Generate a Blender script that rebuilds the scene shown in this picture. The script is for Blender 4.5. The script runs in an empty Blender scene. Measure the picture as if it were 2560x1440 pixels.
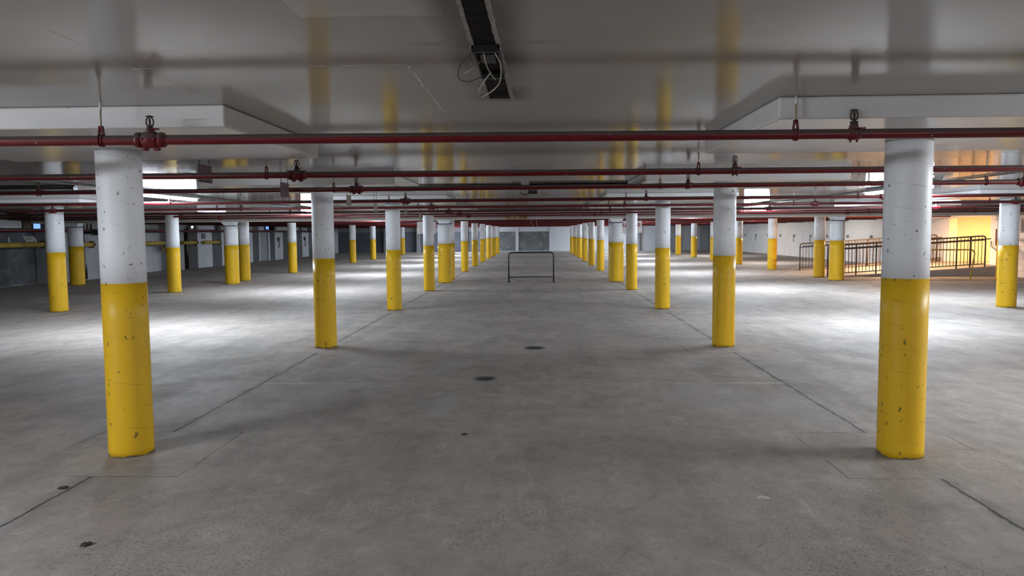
import bpy, bmesh, math, random
from mathutils import Vector, Matrix
random.seed(7)
PI = math.pi
sc = bpy.context.scene
COL = sc.collection

# ------------------------------------------------------------------ mesh helper
class MB:
    def __init__(self):
        self.v = []; self.f = []; self.s = []
    def quad(self, pts, smooth=False):
        n = len(self.v); self.v += [tuple(p) for p in pts]
        self.f.append(tuple(range(n, n + len(pts)))); self.s.append(smooth)
        return self
    def box(self, x0, x1, y0, y1, z0, z1):
        n = len(self.v)
        self.v += [(x0,y0,z0),(x1,y0,z0),(x1,y1,z0),(x0,y1,z0),(x0,y0,z1),(x1,y0,z1),(x1,y1,z1),(x0,y1,z1)]
        for q in ((0,3,2,1),(4,5,6,7),(0,1,5,4),(1,2,6,5),(2,3,7,6),(3,0,4,7)):
            self.f.append(tuple(n + i for i in q)); self.s.append(False)
        return self
    def hexa(self, bottom, top):
        n = len(self.v); self.v += [tuple(p) for p in bottom] + [tuple(p) for p in top]
        for q in ((0,3,2,1),(4,5,6,7),(0,1,5,4),(1,2,6,5),(2,3,7,6),(3,0,4,7)):
            self.f.append(tuple(n + i for i in q)); self.s.append(False)
        return self
    def tube(self, pts, r, n=10, caps=True):
        pts = [Vector(p) for p in pts]
        rr = r if isinstance(r, (list, tuple)) else [r] * len(pts)
        t0 = (pts[1] - pts[0]).normalized()
        up = Vector((0,0,1)) if abs(t0.z) < .9 else Vector((1,0,0))
        a = t0.cross(up).normalized(); b = a.cross(t0).normalized()
        base = len(self.v); prev = t0
        for i, p in enumerate(pts):
            if i == 0: t = t0
            elif i == len(pts) - 1: t = (pts[i] - pts[i-1]).normalized()
            else: t = ((pts[i+1]-pts[i]).normalized() + (pts[i]-pts[i-1]).normalized()).normalized()
            q = prev.rotation_difference(t); a = q @ a; b = q @ b; prev = t
            for k in range(n):
                w = 2*PI*k/n
                self.v.append(tuple(p + (a*math.cos(w) + b*math.sin(w)) * rr[i]))
        for i in range(len(pts) - 1):
            for k in range(n):
                k2 = (k+1) % n
                self.f.append((base+i*n+k, base+i*n+k2, base+(i+1)*n+k2, base+(i+1)*n+k)); self.s.append(True)
        if caps:
            self.f.append(tuple(base+k for k in reversed(range(n)))); self.s.append(False)
            e = base + (len(pts)-1)*n
            self.f.append(tuple(e+k for k in range(n))); self.s.append(False)
        return self
    def lathe(self, prof, cx=0, cy=0, n=32, wob=0.0):
        base = len(self.v)
        for i, (r, z) in enumerate(prof):
            for k in range(n):
                w = 2*PI*k/n
                q = r + (random.uniform(-wob, wob) if 0 < i < len(prof)-1 else 0)
                self.v.append((cx + q*math.cos(w), cy + q*math.sin(w), z))
        for i in range(len(prof) - 1):
            for k in range(n):
                k2 = (k+1) % n
                self.f.append((base+i*n+k, base+i*n+k2, base+(i+1)*n+k2, base+(i+1)*n+k)); self.s.append(True)
        self.f.append(tuple(base+k for k in reversed(range(n)))); self.s.append(False)
        e = base + (len(prof)-1)*n
        self.f.append(tuple(e+k for k in range(n))); self.s.append(False)
        return self
    def build(self, name, mat, parent=None, loc=None, bevel=0):
        me = bpy.data.meshes.new(name)
        me.from_pydata(self.v, [], self.f)
        me.polygons.foreach_set('use_smooth', self.s)
        me.materials.append(mat); me.update()
        o = bpy.data.objects.new(name, me); COL.objects.link(o)
        if parent: o.parent = parent
        if loc: o.location = loc
        if bevel:
            m = o.modifiers.new('bevel', 'BEVEL'); m.width = bevel; m.segments = 2; m.limit_method = 'ANGLE'
        return o

def fillet(pts, r, n=6):
    P = [Vector(p) for p in pts]; out = [P[0]]
    for i in range(1, len(P) - 1):
        a = (P[i-1]-P[i]).normalized(); b = (P[i+1]-P[i]).normalized()
        ang = a.angle(b); d = r / math.tan(ang/2)
        s = P[i] + a*d; e = P[i] + b*d
        c = P[i] + (a+b).normalized() * (r / math.sin(ang/2))
        u = s - c; w = e - c; tot = u.angle(w)
        ax = u.cross(w).normalized()
        for k in range(n+1):
            out.append(c + Matrix.Rotation(tot*k/n, 3, ax) @ u)
    out.append(P[-1]); return out

def thing(name, label, cat, loc=(0,0,0), rz=0, group=None):
    o = bpy.data.objects.new(name, None); COL.objects.link(o)
    o.empty_display_size = .1
    o.location = loc; o.rotation_euler = (0,0,rz)
    return tag(o, label, cat, group)
def tag(o, label, cat, group=None):
    o['label'] = label; o['category'] = cat
    if group: o['group'] = group
    return o
def struct(o, label=None):
    o['kind'] = 'structure'
    if label: o['label'] = label
    return o
def copy_tree(o, parent=None):
    c = o.copy(); COL.objects.link(c)
    if parent: c.parent = parent
    for ch in list(o.children): copy_tree(ch, c)
    return c
def dup(root, loc, label, group=None):
    c = copy_tree(root); c.location = loc; c['label'] = label
    if group: c['group'] = group
    return c

# ------------------------------------------------------------------ node helper
class S:
    """socket wrapper with arithmetic that adds Math nodes"""
    def __init__(s, nt, sock): s.nt = nt; s.k = sock
    def _m(s, op, *o, clamp=False):
        n = s.nt.nodes.new('ShaderNodeMath'); n.operation = op; n.use_clamp = clamp
        for i, a in enumerate((s,) + o):
            if isinstance(a, S): s.nt.links.new(a.k, n.inputs[i])
            else: n.inputs[i].default_value = a
        return S(s.nt, n.outputs[0])
    def __add__(s, o): return s._m('ADD', o)
    def __sub__(s, o): return s._m('SUBTRACT', o)
    def __mul__(s, o): return s._m('MULTIPLY', o)
    def __truediv__(s, o): return s._m('DIVIDE', o)
    __radd__ = __add__; __rmul__ = __mul__
    def rsub(s, v): return (s * -1) + v
    def lt(s, v): return s._m('LESS_THAN', v)
    def gt(s, v): return s._m('GREATER_THAN', v)
    def abs(s): return s._m('ABSOLUTE')
    def fract(s): return s._m('FRACT')
    def mn(s, o): return s._m('MINIMUM', o)
    def mx(s, o): return s._m('MAXIMUM', o)
    def pw(s, o): return s._m('POWER', o)
    def floor(s): return s._m('FLOOR')
    def atan2(s, o): return s._m('ARCTAN2', o)
    def sat(s): return s._m('ADD', 0.0, clamp=True)
    def ramp(s, a, b):           # smooth 0..1 between a and b
        n = s.nt.nodes.new('ShaderNodeMapRange'); n.interpolation_type = 'SMOOTHSTEP'
        s.nt.links.new(s.k, n.inputs[0])
        if a <= b: n.inputs[1].default_value = a; n.inputs[2].default_value = b
        else:
            n.inputs[1].default_value = b; n.inputs[2].default_value = a
            n.inputs[3].default_value = 1; n.inputs[4].default_value = 0
        return S(s.nt, n.outputs[0])

class Mat:
    def __init__(m, name, rough=.6, spec=.4, metal=0.0):
        m.mat = bpy.data.materials.new(name); m.mat.use_nodes = True
        m.nt = m.mat.node_tree; m.b = m.nt.nodes['Principled BSDF']
        m.b.inputs['Roughness'].default_value = rough
        m.b.inputs['Specular IOR Level'].default_value = spec
        m.b.inputs['Metallic'].default_value = metal
        m._geo = m._tc = None
    def pos(m):
        if not m._geo: m._geo = m.nt.nodes.new('ShaderNodeNewGeometry')
        return m._geo.outputs['Position']
    def nrm(m):
        m.pos(); return m._geo.outputs['Normal']
    def objco(m):
        if not m._tc: m._tc = m.nt.nodes.new('ShaderNodeTexCoord')
        return m._tc.outputs['Object']
    def objloc(m):
        n = m.nt.nodes.new('ShaderNodeObjectInfo'); return n.outputs['Location']
    def sep(m, k):
        n = m.nt.nodes.new('ShaderNodeSeparateXYZ'); m.nt.links.new(k, n.inputs[0])
        return [S(m.nt, n.outputs[i]) for i in range(3)]
    def comb(m, x, y, z):
        n = m.nt.nodes.new('ShaderNodeCombineXYZ')
        for i, a in enumerate((x, y, z)):
            if isinstance(a, S): m.nt.links.new(a.k, n.inputs[i])
            else: n.inputs[i].default_value = a
        return n.outputs[0]
    def vadd(m, a, b, scale=None):
        n = m.nt.nodes.new('ShaderNodeVectorMath'); n.operation = 'ADD'
        m.nt.links.new(a, n.inputs[0]); m.nt.links.new(b, n.inputs[1]); return n.outputs[0]
    def vmul(m, a, v):
        n = m.nt.nodes.new('ShaderNodeVectorMath'); n.operation = 'MULTIPLY'
        m.nt.links.new(a, n.inputs[0]); n.inputs[1].default_value = v; return n.outputs[0]
    def noise(m, co, scale, detail=3, rough=.55, dist=0):
        n = m.nt.nodes.new('ShaderNodeTexNoise')
        m.nt.links.new(co, n.inputs['Vector']); n.inputs['Scale'].default_value = scale
        n.inputs['Detail'].default_value = detail; n.inputs['Roughness'].default_value = rough
        n.inputs['Distortion'].default_value = dist
        return S(m.nt, n.outputs[0])
    def voro(m, co, scale, feature='F1', rand=1.0):
        n = m.nt.nodes.new('ShaderNodeTexVoronoi'); n.feature = feature
        m.nt.links.new(co, n.inputs['Vector']); n.inputs['Scale'].default_value = scale
        n.inputs['Randomness'].default_value = rand
        c = None
        if feature == 'F1':
            q = m.nt.nodes.new('ShaderNodeSeparateColor'); m.nt.links.new(n.outputs['Color'], q.inputs[0])
            c = [S(m.nt, q.outputs[i]) for i in range(3)]
        return S(m.nt, n.outputs['Distance']), c
    def mix(m, fac, a, b):
        n = m.nt.nodes.new('ShaderNodeMix'); n.data_type = 'RGBA'
        if isinstance(fac, S): m.nt.links.new(fac.k, n.inputs[0])
        else: n.inputs[0].default_value = fac
        for i, c in ((6, a), (7, b)):
            if isinstance(c, (tuple, list)): n.inputs[i].default_value = (*c, 1)
            else: m.nt.links.new(c, n.inputs[i])
        return n.outputs[2]
    def color(m, c):
        if isinstance(c, (tuple, list)): m.b.inputs['Base Color'].default_value = (*c, 1)
        else: m.nt.links.new(c, m.b.inputs['Base Color'])
        return m
    def rough(m, s):
        m.nt.links.new(s.k, m.b.inputs['Roughness']); return m
    def bump(m, h, strength=.3, dist=.01):
        n = m.nt.nodes.new('ShaderNodeBump'); n.inputs['Strength'].default_value = strength
        n.inputs['Distance'].default_value = dist
        m.nt.links.new(h.k, n.inputs['Height']); m.nt.links.new(n.outputs[0], m.b.inputs['Normal']); return m
    def emit(m, c, s):
        m.b.inputs['Emission Color'].default_value = (*c, 1); m.b.inputs['Emission Strength'].default_value = s
        return m

def gloss_coat(m, rg, ior=1.52):
    """enamel: diffuse base under a Beckmann gloss layer"""
    m.b.inputs['Roughness'].default_value = 1.0; m.b.inputs['Specular IOR Level'].default_value = 0.0
    bn = m.b.inputs['Normal'].links[0].from_socket
    g = m.nt.nodes.new('ShaderNodeBsdfAnisotropic'); g.distribution = 'BECKMANN'
    m.nt.links.new(rg.k, g.inputs['Roughness']); m.nt.links.new(bn, g.inputs['Normal'])
    f = m.nt.nodes.new('ShaderNodeFresnel'); f.inputs[0].default_value = ior; m.nt.links.new(bn, f.inputs['Normal'])
    x = m.nt.nodes.new('ShaderNodeMixShader')
    m.nt.links.new(f.outputs[0], x.inputs[0]); m.nt.links.new(m.b.outputs[0], x.inputs[1]); m.nt.links.new(g.outputs[0], x.inputs[2])
    out = [n for n in m.nt.nodes if n.type == 'OUTPUT_MATERIAL'][0]; m.nt.links.new(x.outputs[0], out.inputs[0])

def simple(name, c, rough=.6, spec=.4, metal=0, var=.12, scale=9.0, dark=None):
    """one paint colour with a little grime of its own"""
    m = Mat(name, rough, spec, metal); co = m.objco()
    n = m.noise(co, scale, 4, .6)
    d = dark or tuple(x*(1-var*2.2) for x in c)
    m.color(m.mix(n.ramp(.35, .75), c, d)); return m.mat

# ------------------------------------------------------------------ grid of the garage
XL, XR, Y0, D = -3.014, 2.583, 5.387, 5.151
XOL, XOR = -10.22, 9.57
SLAB, PANEL, BAND = 2.335, 2.212, 1.26
YB = 64.0           # back wall
XWL, XWR = -17.0, 15.75
YF = -16.0

# ---- floor
m = Mat('floor_concrete', .75, .2); P = m.pos(); x, y, z = m.sep(P)
big = m.noise(P, .33, 4, .55); mid = m.noise(P, 1.4, 5, .62, .4)
streak = m.noise(m.vmul(P, (1.6, .22, 1)), 1.5, 4, .6)
f2 = m.noise(m.vmul(P, (1, .7, 1)), 5.5, 5, .72, .5); f3 = m.noise(m.vmul(P, (1.3, .8, 1)), 13, 4, .7)
fine = m.noise(P, 26, 4, .7)
patch = m.noise(m.vmul(P, (1, .55, 1)), .8, 3, .5, .8)
near = y.ramp(9.0, 2.0)            # worn, aggregate showing at the near end of the slab
base = m.mix(big.ramp(.32, .7), (.340,.292,.262), (.405,.352,.320))
base = m.mix(mid.ramp(.38, .72) * .45, base, (.225,.206,.187))
base = m.mix(streak.ramp(.46, .74) * .55, base, (.20,.19,.178))
base = m.mix(f2.ramp(.46, .72) * .5, base, (.19,.172,.155))
base = m.mix(f2.ramp(.46, .30) * .45, base, (.47,.435,.40))
base = m.mix(f3.ramp(.54, .74) * .4, base, (.18,.165,.15))
base = m.mix(patch.ramp(.56, .68) * .35, base, (.40,.395,.39))
base = m.mix(fine.ramp(.52, .78) * .35, base, (.19,.18,.17))
wear = m.noise(P, .9, 3, .5).ramp(.38, .6) * near
g1 = m.noise(P, 62, 4, .75, .6); g2 = m.noise(P, 38, 4, .75, .4)
spk = g1.ramp(.535, .61) * (wear * .85 + .10)
base = m.mix(spk * .75, base, (.085,.075,.068))
spk2 = g2.ramp(.60, .68) * (wear * .8 + .12)
base = m.mix(spk2 * .5, base, (.50,.45,.41))
pitm = (g1 * .5 + g2.rsub(1) * .5).ramp(.60, .64) * wear
base = m.mix(pitm * .8, base, (.05,.045,.042))
wob = (m.noise(P, 3.0, 5, .75) - .5) * .09 + (m.noise(P, 19, 3, .7) - .5) * .018
gate = m.noise(P, 1.1, 2, .5)
my = (((y - Y0 + D*.5) / D).fract() - .5) * D       # distance to the nearest column row
def joints(xc):
    dx = x - xc + wob*.6
    inx = dx.abs().lt(.58); iny = my.abs().lt(.56)
    line = dx.abs().lt(m.noise(P, 6, 3, .6) * .022) * (my.abs().gt(.56))
    ed = (dx.abs() - .58).abs().mn(9) 
    e1 = ed.lt(m.noise(P, 7, 3, .6) * .020) * my.abs().lt(.57)
    e2 = (my.abs() - .56 + wob*.4).abs().lt(m.noise(P, 8, 3, .6) * .020) * dx.abs().lt(.59)
    soft = dx.abs().ramp(.11, .0) * my.abs().gt(.56) * .55
    return line, e1.mx(e2), soft
jl, el, sl = joints(-2.98); jr, er, sr = joints(2.58)
J = (jl.mx(jr) * gate.ramp(.30, .38)).mx((el.mx(er)) * gate.ramp(.46, .56) * .5)
soft = sl.mx(sr) * m.noise(P, 2.3, 3, .6).ramp(.35, .65)
base = m.mix(soft, base, (.13,.12,.112))
base = m.mix(J * .85, base, (.045,.042,.04))
# saw cut running across the outer bays behind the third row of columns
cut = ((y - 15.75 + wob*.3).abs().lt(.012)) * x.abs().gt(3.2) * gate.ramp(.40, .46)
base = m.mix(cut * .6, base, (.07,.066,.062))
# worn yellowish stall lines half way between the rows
sy = (((y - Y0 - D*.5 + .03 + D*.5) / D).fract() - .5) * D
ln = sy.abs().lt(.030) * x.gt(-2.95) * x.lt(2.6)
lnw = m.noise(P, 1.9, 3, .6).ramp(.36, .52)
edgew = (x + .2).abs().ramp(1.3, 2.2) * .55 + .12
base = m.mix(ln * lnw * edgew, base, (.50,.47,.36))
# tan scrape by the column bases
tan = (m.noise(m.vmul(P, (1, 3, 1)), 2.2, 2, .5).ramp(.56, .66)) * my.abs().lt(.55) * ((x.abs() - 2.8).abs().lt(.75)) * .35
base = m.mix(tan, base, (.42,.33,.24))
m.color(base); m.rough(mid.ramp(.3, .8) * .18 + .66)
hgt = fine * .5 + g1.ramp(.535, .61) * -.5
m.bump(hgt, .35, .004); M_FLOOR = m.mat

# ---- ceiling (glossy off white paint on board marked concrete)
m = Mat('ceiling_paint', .3, .75); P = m.pos(); x, y, z = m.sep(P)
lw = m.noise(m.vmul(P, (.6, 1.5, 1)), 2.2, 5, .6, .3)
big = m.noise(P, .5, 4, .6); pit = m.noise(m.vmul(P, (1, 2.4, 1)), 7, 5, .68); f9 = m.noise(P, 24, 3, .6)
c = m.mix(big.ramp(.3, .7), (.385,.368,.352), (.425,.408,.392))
c = m.mix(lw.ramp(.50, .75) * .25, c, (.42,.395,.365))
reg = m.noise(P, .7, 2, .5).ramp(.54, .62)
flk = pit.ramp(.635, .68) * reg
c = m.mix(flk * .8, c, (.17,.145,.12))
yel = m.noise(P, .38, 3, .5).ramp(.60, .72)
c = m.mix(yel * .25, c, (.56,.49,.36))
w2 = (m.noise(P, 9, 3, .6) - .5) * .02
def seg(ax, at, lo, hi, w):
    a, b = (x, y) if ax == 'x' else (y, x)
    return (a - at + w2).abs().lt(w) * b.gt(lo) * b.lt(hi)
wl = seg('y', 3.335, -1.0, -.57, .005).mx(seg('x', -.565, 3.37, 4.62, .004) * m.noise(P, 22, 2, .6).gt(.47)).mx(seg('y', 3.335, -1.78, -1.68, .008)).mx(seg('y', 4.55, -.47, -.36, .006))
dl = seg('x', -1.745, 2.7, 4.16, .004).mx(seg('y', 3.335, -1.7, -1.0, .003)).mx(seg('y', 3.28, .5, 1.6, .004))
gl = m.noise(P, 5, 2, .5).ramp(.35, .45)
c = m.mix(dl * gl * .6, c, (.2,.18,.16)); c = m.mix(wl * gl, c, (.80,.78,.76))
ptc = x.gt(-.8 ) * (x + w2).lt(-.31) * (y + w2*2).gt(2.2) * (y + w2*3).lt(2.60)
c = m.mix(ptc * .35, c, (.74,.72,.71))
gz = (m.noise(P, 3.0, 3, .6).ramp(.53, .58)) * ((x - .75).abs().lt(.45)) * ((y - 3.1).abs().lt(.4))
c = m.mix(gz * .4, c, (.42,.37,.31))
ss = m.noise(m.vmul(P, (1, .35, 1)), 3.5, 3, .6)
soot = (x + .20).abs().ramp(.22, .07) * y.ramp(4.34, 4.2) * y.gt(1.5) * (ss.ramp(.3, .65) * .6 + .3)
soot2 = (y - 2.98).abs().ramp(.05, .0) * (x + .2).abs().ramp(.38, .1) * .5
c = m.mix(soot.mx(soot2), c, (.10,.092,.085))
m.color(c); rg = pit * .04 + .10 + flk * .2
m.bump(lw * .4 + pit * .30, .045, .012); M_CEIL = m.mat
gloss_coat(m, rg, 1.30)

m = Mat('drop_panel_paint', .42, .4); P = m.pos(); x, y, z = m.sep(P)
n = m.noise(P, 1.3, 4, .6); pit = m.noise(P, 11, 3, .6)
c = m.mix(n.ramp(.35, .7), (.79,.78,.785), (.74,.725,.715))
c = m.mix(pit.ramp(.70, .73) * .7, c, (.22,.2,.18))
m.color(c); m.bump(n + pit * .3, .12, .01); gloss_coat(m, n * .1 + .17, 1.4); M_PANEL = m.mat

# ---- column paint: bug holes and the spiral seam of the cardboard form
def column_mat(name, c0, c1, pitcol, scuff):
    m = Mat(name, .42, .28); O = m.objco(); L = m.vmul(m.objloc(), (3.7, 1.9, 0))
    x, y, z = m.sep(O); co = m.vadd(O, L)
    wv = m.nt.nodes.new('ShaderNodeTexNoise'); m.nt.links.new(co, wv.inputs['Vector']); wv.inputs['Scale'].default_value = 22; wv.inputs['Detail'].default_value = 3
    cw = m.vadd(m.vmul(co, (1, 1, .72)), m.vmul(wv.outputs[1], (.055, .055, .055)))
    ph = (z / .162 + y.atan2(x) / (2*PI) + m.sep(L)[0] + (m.noise(co, 4, 2, .5) - .5) * .10).fract()
    line = ph.lt(.020) * m.noise(co, 7, 4, .7).ramp(.44, .60)
    d1, k1 = m.voro(cw, 13); d2, k2 = m.voro(cw, 30)
    n4 = m.noise(co, 60, 2, .5) * .25
    p1 = (d1 + n4 * .5).lt(k1[1] * .17 + .10) * k1[0].gt(.55) * m.noise(co, 2.0, 2, .5).ramp(.32, .42)
    p2 = (d2 + n4 * .5).lt(k2[2] * .2 + .12) * k2[1].gt(.66) * m.noise(co, 1.4, 2, .5).ramp(.38, .46)
    blot = m.noise(m.vmul(co, (1, 1, .5)), 2.4, 3, .6)
    c = m.mix(blot.ramp(.35, .7), c0, c1)
    sc2 = m.noise(m.vmul(co, (1, 1, .45)), 7, 4, .7).ramp(.70, .76)
    c = m.mix(sc2 * .55, c, scuff)
    c = m.mix(line * .55, c, pitcol); c = m.mix(p1.mx(p2) * .8, c, pitcol)
    m.color(c); m.bump(p1 * -1.0 + p2 * -.8 + line * -.4 + m.noise(co, 16, 2, .5) * .12, .6, .006)
    return m
M_CW = column_mat('column_white_paint', (.78,.79,.815), (.74,.745,.765), (.14,.135,.13), (.55,.545,.54)).mat
my_ = column_mat('column_yellow_paint', (.71,.425,.014), (.65,.385,.012), (.12,.09,.03), (.60,.40,.05))
# ragged darker brown ring at the foot
O = my_.objco(); xx, yy_, zz = my_.sep(O)
nn = my_.noise(my_.vadd(O, my_.vmul(my_.objloc(), (3.1, 2.3, 0))), 9, 3, .6)
foot = (zz + (nn - .5) * .12).lt(.012)
old = my_.b.inputs['Base Color'].links[0].from_socket
my_.nt.links.new(my_.mix(foot * .85, old, (.16,.145,.12)), my_.b.inputs['Base Color'])
M_CY = my_.mat

# ---- red sprinkler pipe, dusty along its top
m = Mat('sprinkler_red_paint', .36, .28); N = m.sep(m.nrm())[2]; P = m.pos()
n = m.noise(P, 5, 4, .6); n2 = m.noise(P, 40, 2, .5)
c = m.mix(n.ramp(.3, .7), (.125,.005,.008), (.095,.004,.007))
c = m.mix((N + (n - .5) * .4).ramp(.05, .30) * .9, c, (.085,.070,.064))
c = m.mix(n2.ramp(.72, .76) * n.ramp(.5, .6) * .6, c, (.5,.42,.4))
m.color(c); M_RED = m.mat
M_BRONZE = simple('sprinkler_bronze', (.09,.065,.05), .45, .5, .5)
M_ROD = simple('hanger_rod_zinc', (.50,.42,.27), .5, .4, .2, .3, 30)
M_ROSE = simple('white_ceiling_socket', (.75,.74,.72))
M_MAROON = simple('maroon_sign_back', (.13,.085,.10), .6)
M_OLIVE = simple('olive_sign_back', (.30,.29,.23), .6)
M_SCREW = simple('sign_rivet', (.6,.5,.5), .4)
M_SIGNW = simple('white_sign_face', (.66,.64,.62), .5)
M_SIGNP = simple('pinkish_sign_back', (.60,.55,.55), .5)
M_REDTXT = simple('sign_red_lettering', (.32,.02,.03), .5)
M_BLACK = simple('black_steel', (.030,.030,.032), .42, .5)
M_RAIL = simple('brown_steel_railing', (.085,.062,.055), .45, .5)
M_YPIPE = simple('yellow_pipe_paint', (.52,.36,.045), .45, .45, 0, .2, 6, (.27,.19,.05))
M_RUST = simple('rusty_bracket', (.13,.09,.055), .8)
M_CONDUIT = simple('galvanised_conduit', (.30,.30,.30), .4, .5, .4)
M_WCONDUIT = simple('white_painted_channel', (.74,.74,.74), .5)
M_DARK = simple('dark_fixture_scar', (.007,.0065,.0065), .85, .15, 0, .3, 14, (.026,.023,.021))
M_DARKMET = simple('dark_metal_box', (.03,.03,.03), .4, .5, .3)
M_CAULK = simple('torn_white_paint_edge', (.36,.345,.33), .7, .2, 0, .15, 20)
M_WIRE = simple('pale_wire', (.40,.35,.30), .5)
M_WIREB = simple('black_wire', (.02,.02,.02), .5)
M_HOUSING = simple('white_light_housing', (.78,.79,.80), .4)
M_SEAL = simple('torn_joint_sealant', (.10,.09,.08), .85, .2, 0, .3, 6, (.25,.23,.21))
M_DRAIN = simple('iron_drain_cover', (.05,.047,.045), .6, .4, .3)
M_RIM = simple('cement_drain_rim', (.20,.185,.17), .8)
M_LEAF = simple('dark_dry_scrap', (.035,.022,.018), .8)
M_CHIP = simple('pale_concrete_chip', (.52,.50,.47), .85)
M_BLACKTXT = simple('black_sign_lettering', (.03,.03,.03), .5)
M_BOTTLE = simple('clear_plastic_bottle', (.42,.43,.44), .15, .6)
M_PANELP = simple('grey_metal_panel', (.33,.34,.36), .5)
M_DOOR = simple('grey_steel_door', (.25,.26,.285), .5, .4, 0, .12, 3)
M_FADEY = simple('faded_yellow_board', (.42,.27,.06), .6, .3, 0, .3, 6, (.33,.26,.16))
M_PLATE = simple('pale_plate', (.62,.61,.58), .6)

m = Mat('fluorescent_tube'); m.color((.9,.9,.9)); m.emit((.77,.88,1.0), 240.0); M_TUBE = m.mat
m = Mat('boosted_fluorescent_tube'); m.color((.9,.9,.9)); m.emit((.84,.92,1.0), 500.0); M_TUBE2 = m.mat  # output raised above the visible tubes to light the foreground
m = Mat('added_faint_tube'); m.color((.9,.9,.9)); m.emit((1.0,.93,.86), 120.0); M_TUBE0 = m.mat  # weak tube of the strips added for the right wall
m = Mat('raised_fluorescent_tube'); m.color((.9,.9,.9)); m.emit((.86,.93,1.0), 370.0); M_TUBE1 = m.mat  # output raised for the unseen left lamp
m = Mat('bright_fluorescent_tube'); m.color((.9,.9,.9)); m.emit((.90,.95,1.0), 410.0); M_TUBE3 = m.mat
m = Mat('tube_off', .3); m.color((.55,.56,.55)); M_TUBEOFF = m.mat
m = Mat('emergency_lamp_face'); m.color((.9,.9,.9)); m.emit((.9,.9,1.0), 3.0); M_LAMP = m.mat
m = Mat('daylit_blue_pane', .1); m.color((.2,.35,.7)); m.emit((.16,.33,.85), .95); M_BLUE = m.mat

def wall_mat(name, c0, c1, stain, amt, sc=1.0, block=False, mott=.0, mottc=(.6,.6,.6)):
    m = Mat(name, .65, .3); P = m.pos(); x, y, z = m.sep(P)
    n = m.noise(P, .9*sc, 4, .6); n2 = m.noise(m.vmul(P, (1.3, 1.3, .45)), 2.3*sc, 5, .65)
    c = m.mix(n.ramp(.3, .7), c0, c1)
    c = m.mix(n2.ramp(.5, .72) * amt, c, stain)
    if mott:
        n3 = m.noise(P, 1.7, 4, .6, .6); c = m.mix(n3.ramp(.52, .66) * mott, c, mottc)
    if block:
        row = (z / .2); off = (row.floor() * .5).fract() * .4
        u = ((y + off) / .4).fract(); v = row.fract()
        g = u.lt(.03).mx(v.lt(.055)); bare = m.noise(m.vmul(P, (1, .35, 1)), 1.5, 3, .6).ramp(.48, .58) * z.lt(1.15)
        c = m.mix(g * (bare * .55 + .06), c, (.22,.2,.185))
        m.bump(g * -1.0 + n2 * .2, .3, .006)
    else: m.bump(n2, .2, .01)
    m.color(c); return m.mat
M_WBLOCK = wall_mat('white_painted_block', (.84,.81,.79), (.87,.845,.825), (.64,.61,.585), .4, 1, True)
M_WGREY = wall_mat('grey_painted_concrete', (.30,.31,.325), (.36,.365,.375), (.20,.20,.205), .6)
M_WPALE = wall_mat('pale_paint_and_lit_pier', (.48,.495,.53), (.54,.555,.58), (.42,.40,.385), .55, 1.6)
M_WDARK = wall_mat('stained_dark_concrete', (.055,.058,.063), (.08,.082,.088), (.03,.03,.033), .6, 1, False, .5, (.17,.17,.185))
M_WBLUE = wall_mat('dark_blue_grey_wall', (.125,.135,.165), (.155,.165,.195), (.10,.105,.125), .4)
M_WLIGHT = wall_mat('light_grey_wall', (.52,.53,.56), (.58,.585,.61), (.42,.42,.44), .35)
M_WWHITE = wall_mat('white_wall_paint', (.74,.75,.78), (.70,.71,.74), (.60,.60,.62), .25)
M_BARE = wall_mat('bare_patched_concrete', (.15,.155,.158), (.21,.215,.218), (.075,.077,.082), .8, 1.1, False, .5, (.42,.43,.435))
M_BEAM = wall_mat('beam_off_white', (.64,.62,.60), (.60,.58,.56), (.48,.45,.42), .3, .8)
M_RAMP = wall_mat('ramp_concrete', (.30,.27,.25), (.34,.31,.285), (.22,.20,.185), .4)
M_NICHE = wall_mat('passage_wall_paint', (.66,.60,.50), (.68,.62,.52), (.62,.56,.46), .2)
M_BROWN = wall_mat('brown_stained_recess', (.20,.17,.155), (.25,.215,.195), (.12,.105,.10), .6)

# ------------------------------------------------------------------ room shell
struct(MB().box(XWL-.6, 19, YF-.3, YB+.6, -.25, 0).build('floor', M_FLOOR), 'stained bare concrete garage floor')
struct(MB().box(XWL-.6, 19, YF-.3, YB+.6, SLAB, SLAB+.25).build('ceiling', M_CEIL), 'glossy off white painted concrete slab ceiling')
struct(MB().box(XWL-.4, 19, YF-.3, YF, 0, SLAB).build('wall_front', M_WLIGHT))
# drop panels over the columns
tn = [0]
def trim(mb, mat, label=None, bevel=0):
    tn[0] += 1
    return struct(mb.build('trim_%d' % tn[0], mat, bevel=bevel), label)
for cx in (XOL, XL, XR, XOR):
    for k in range(-1, 12):
        Yc = Y0 + k*D
        if 23.5 < Yc - 1.12 < 24.6: pass
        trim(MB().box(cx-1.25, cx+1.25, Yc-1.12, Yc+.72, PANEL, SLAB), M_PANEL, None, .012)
# cross beam at the building joint
trim(MB().box(XWL, XWR, 24.02, 24.62, 2.02, SLAB), M_BEAM, 'off white cross beam at the building joint', .01)
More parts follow.
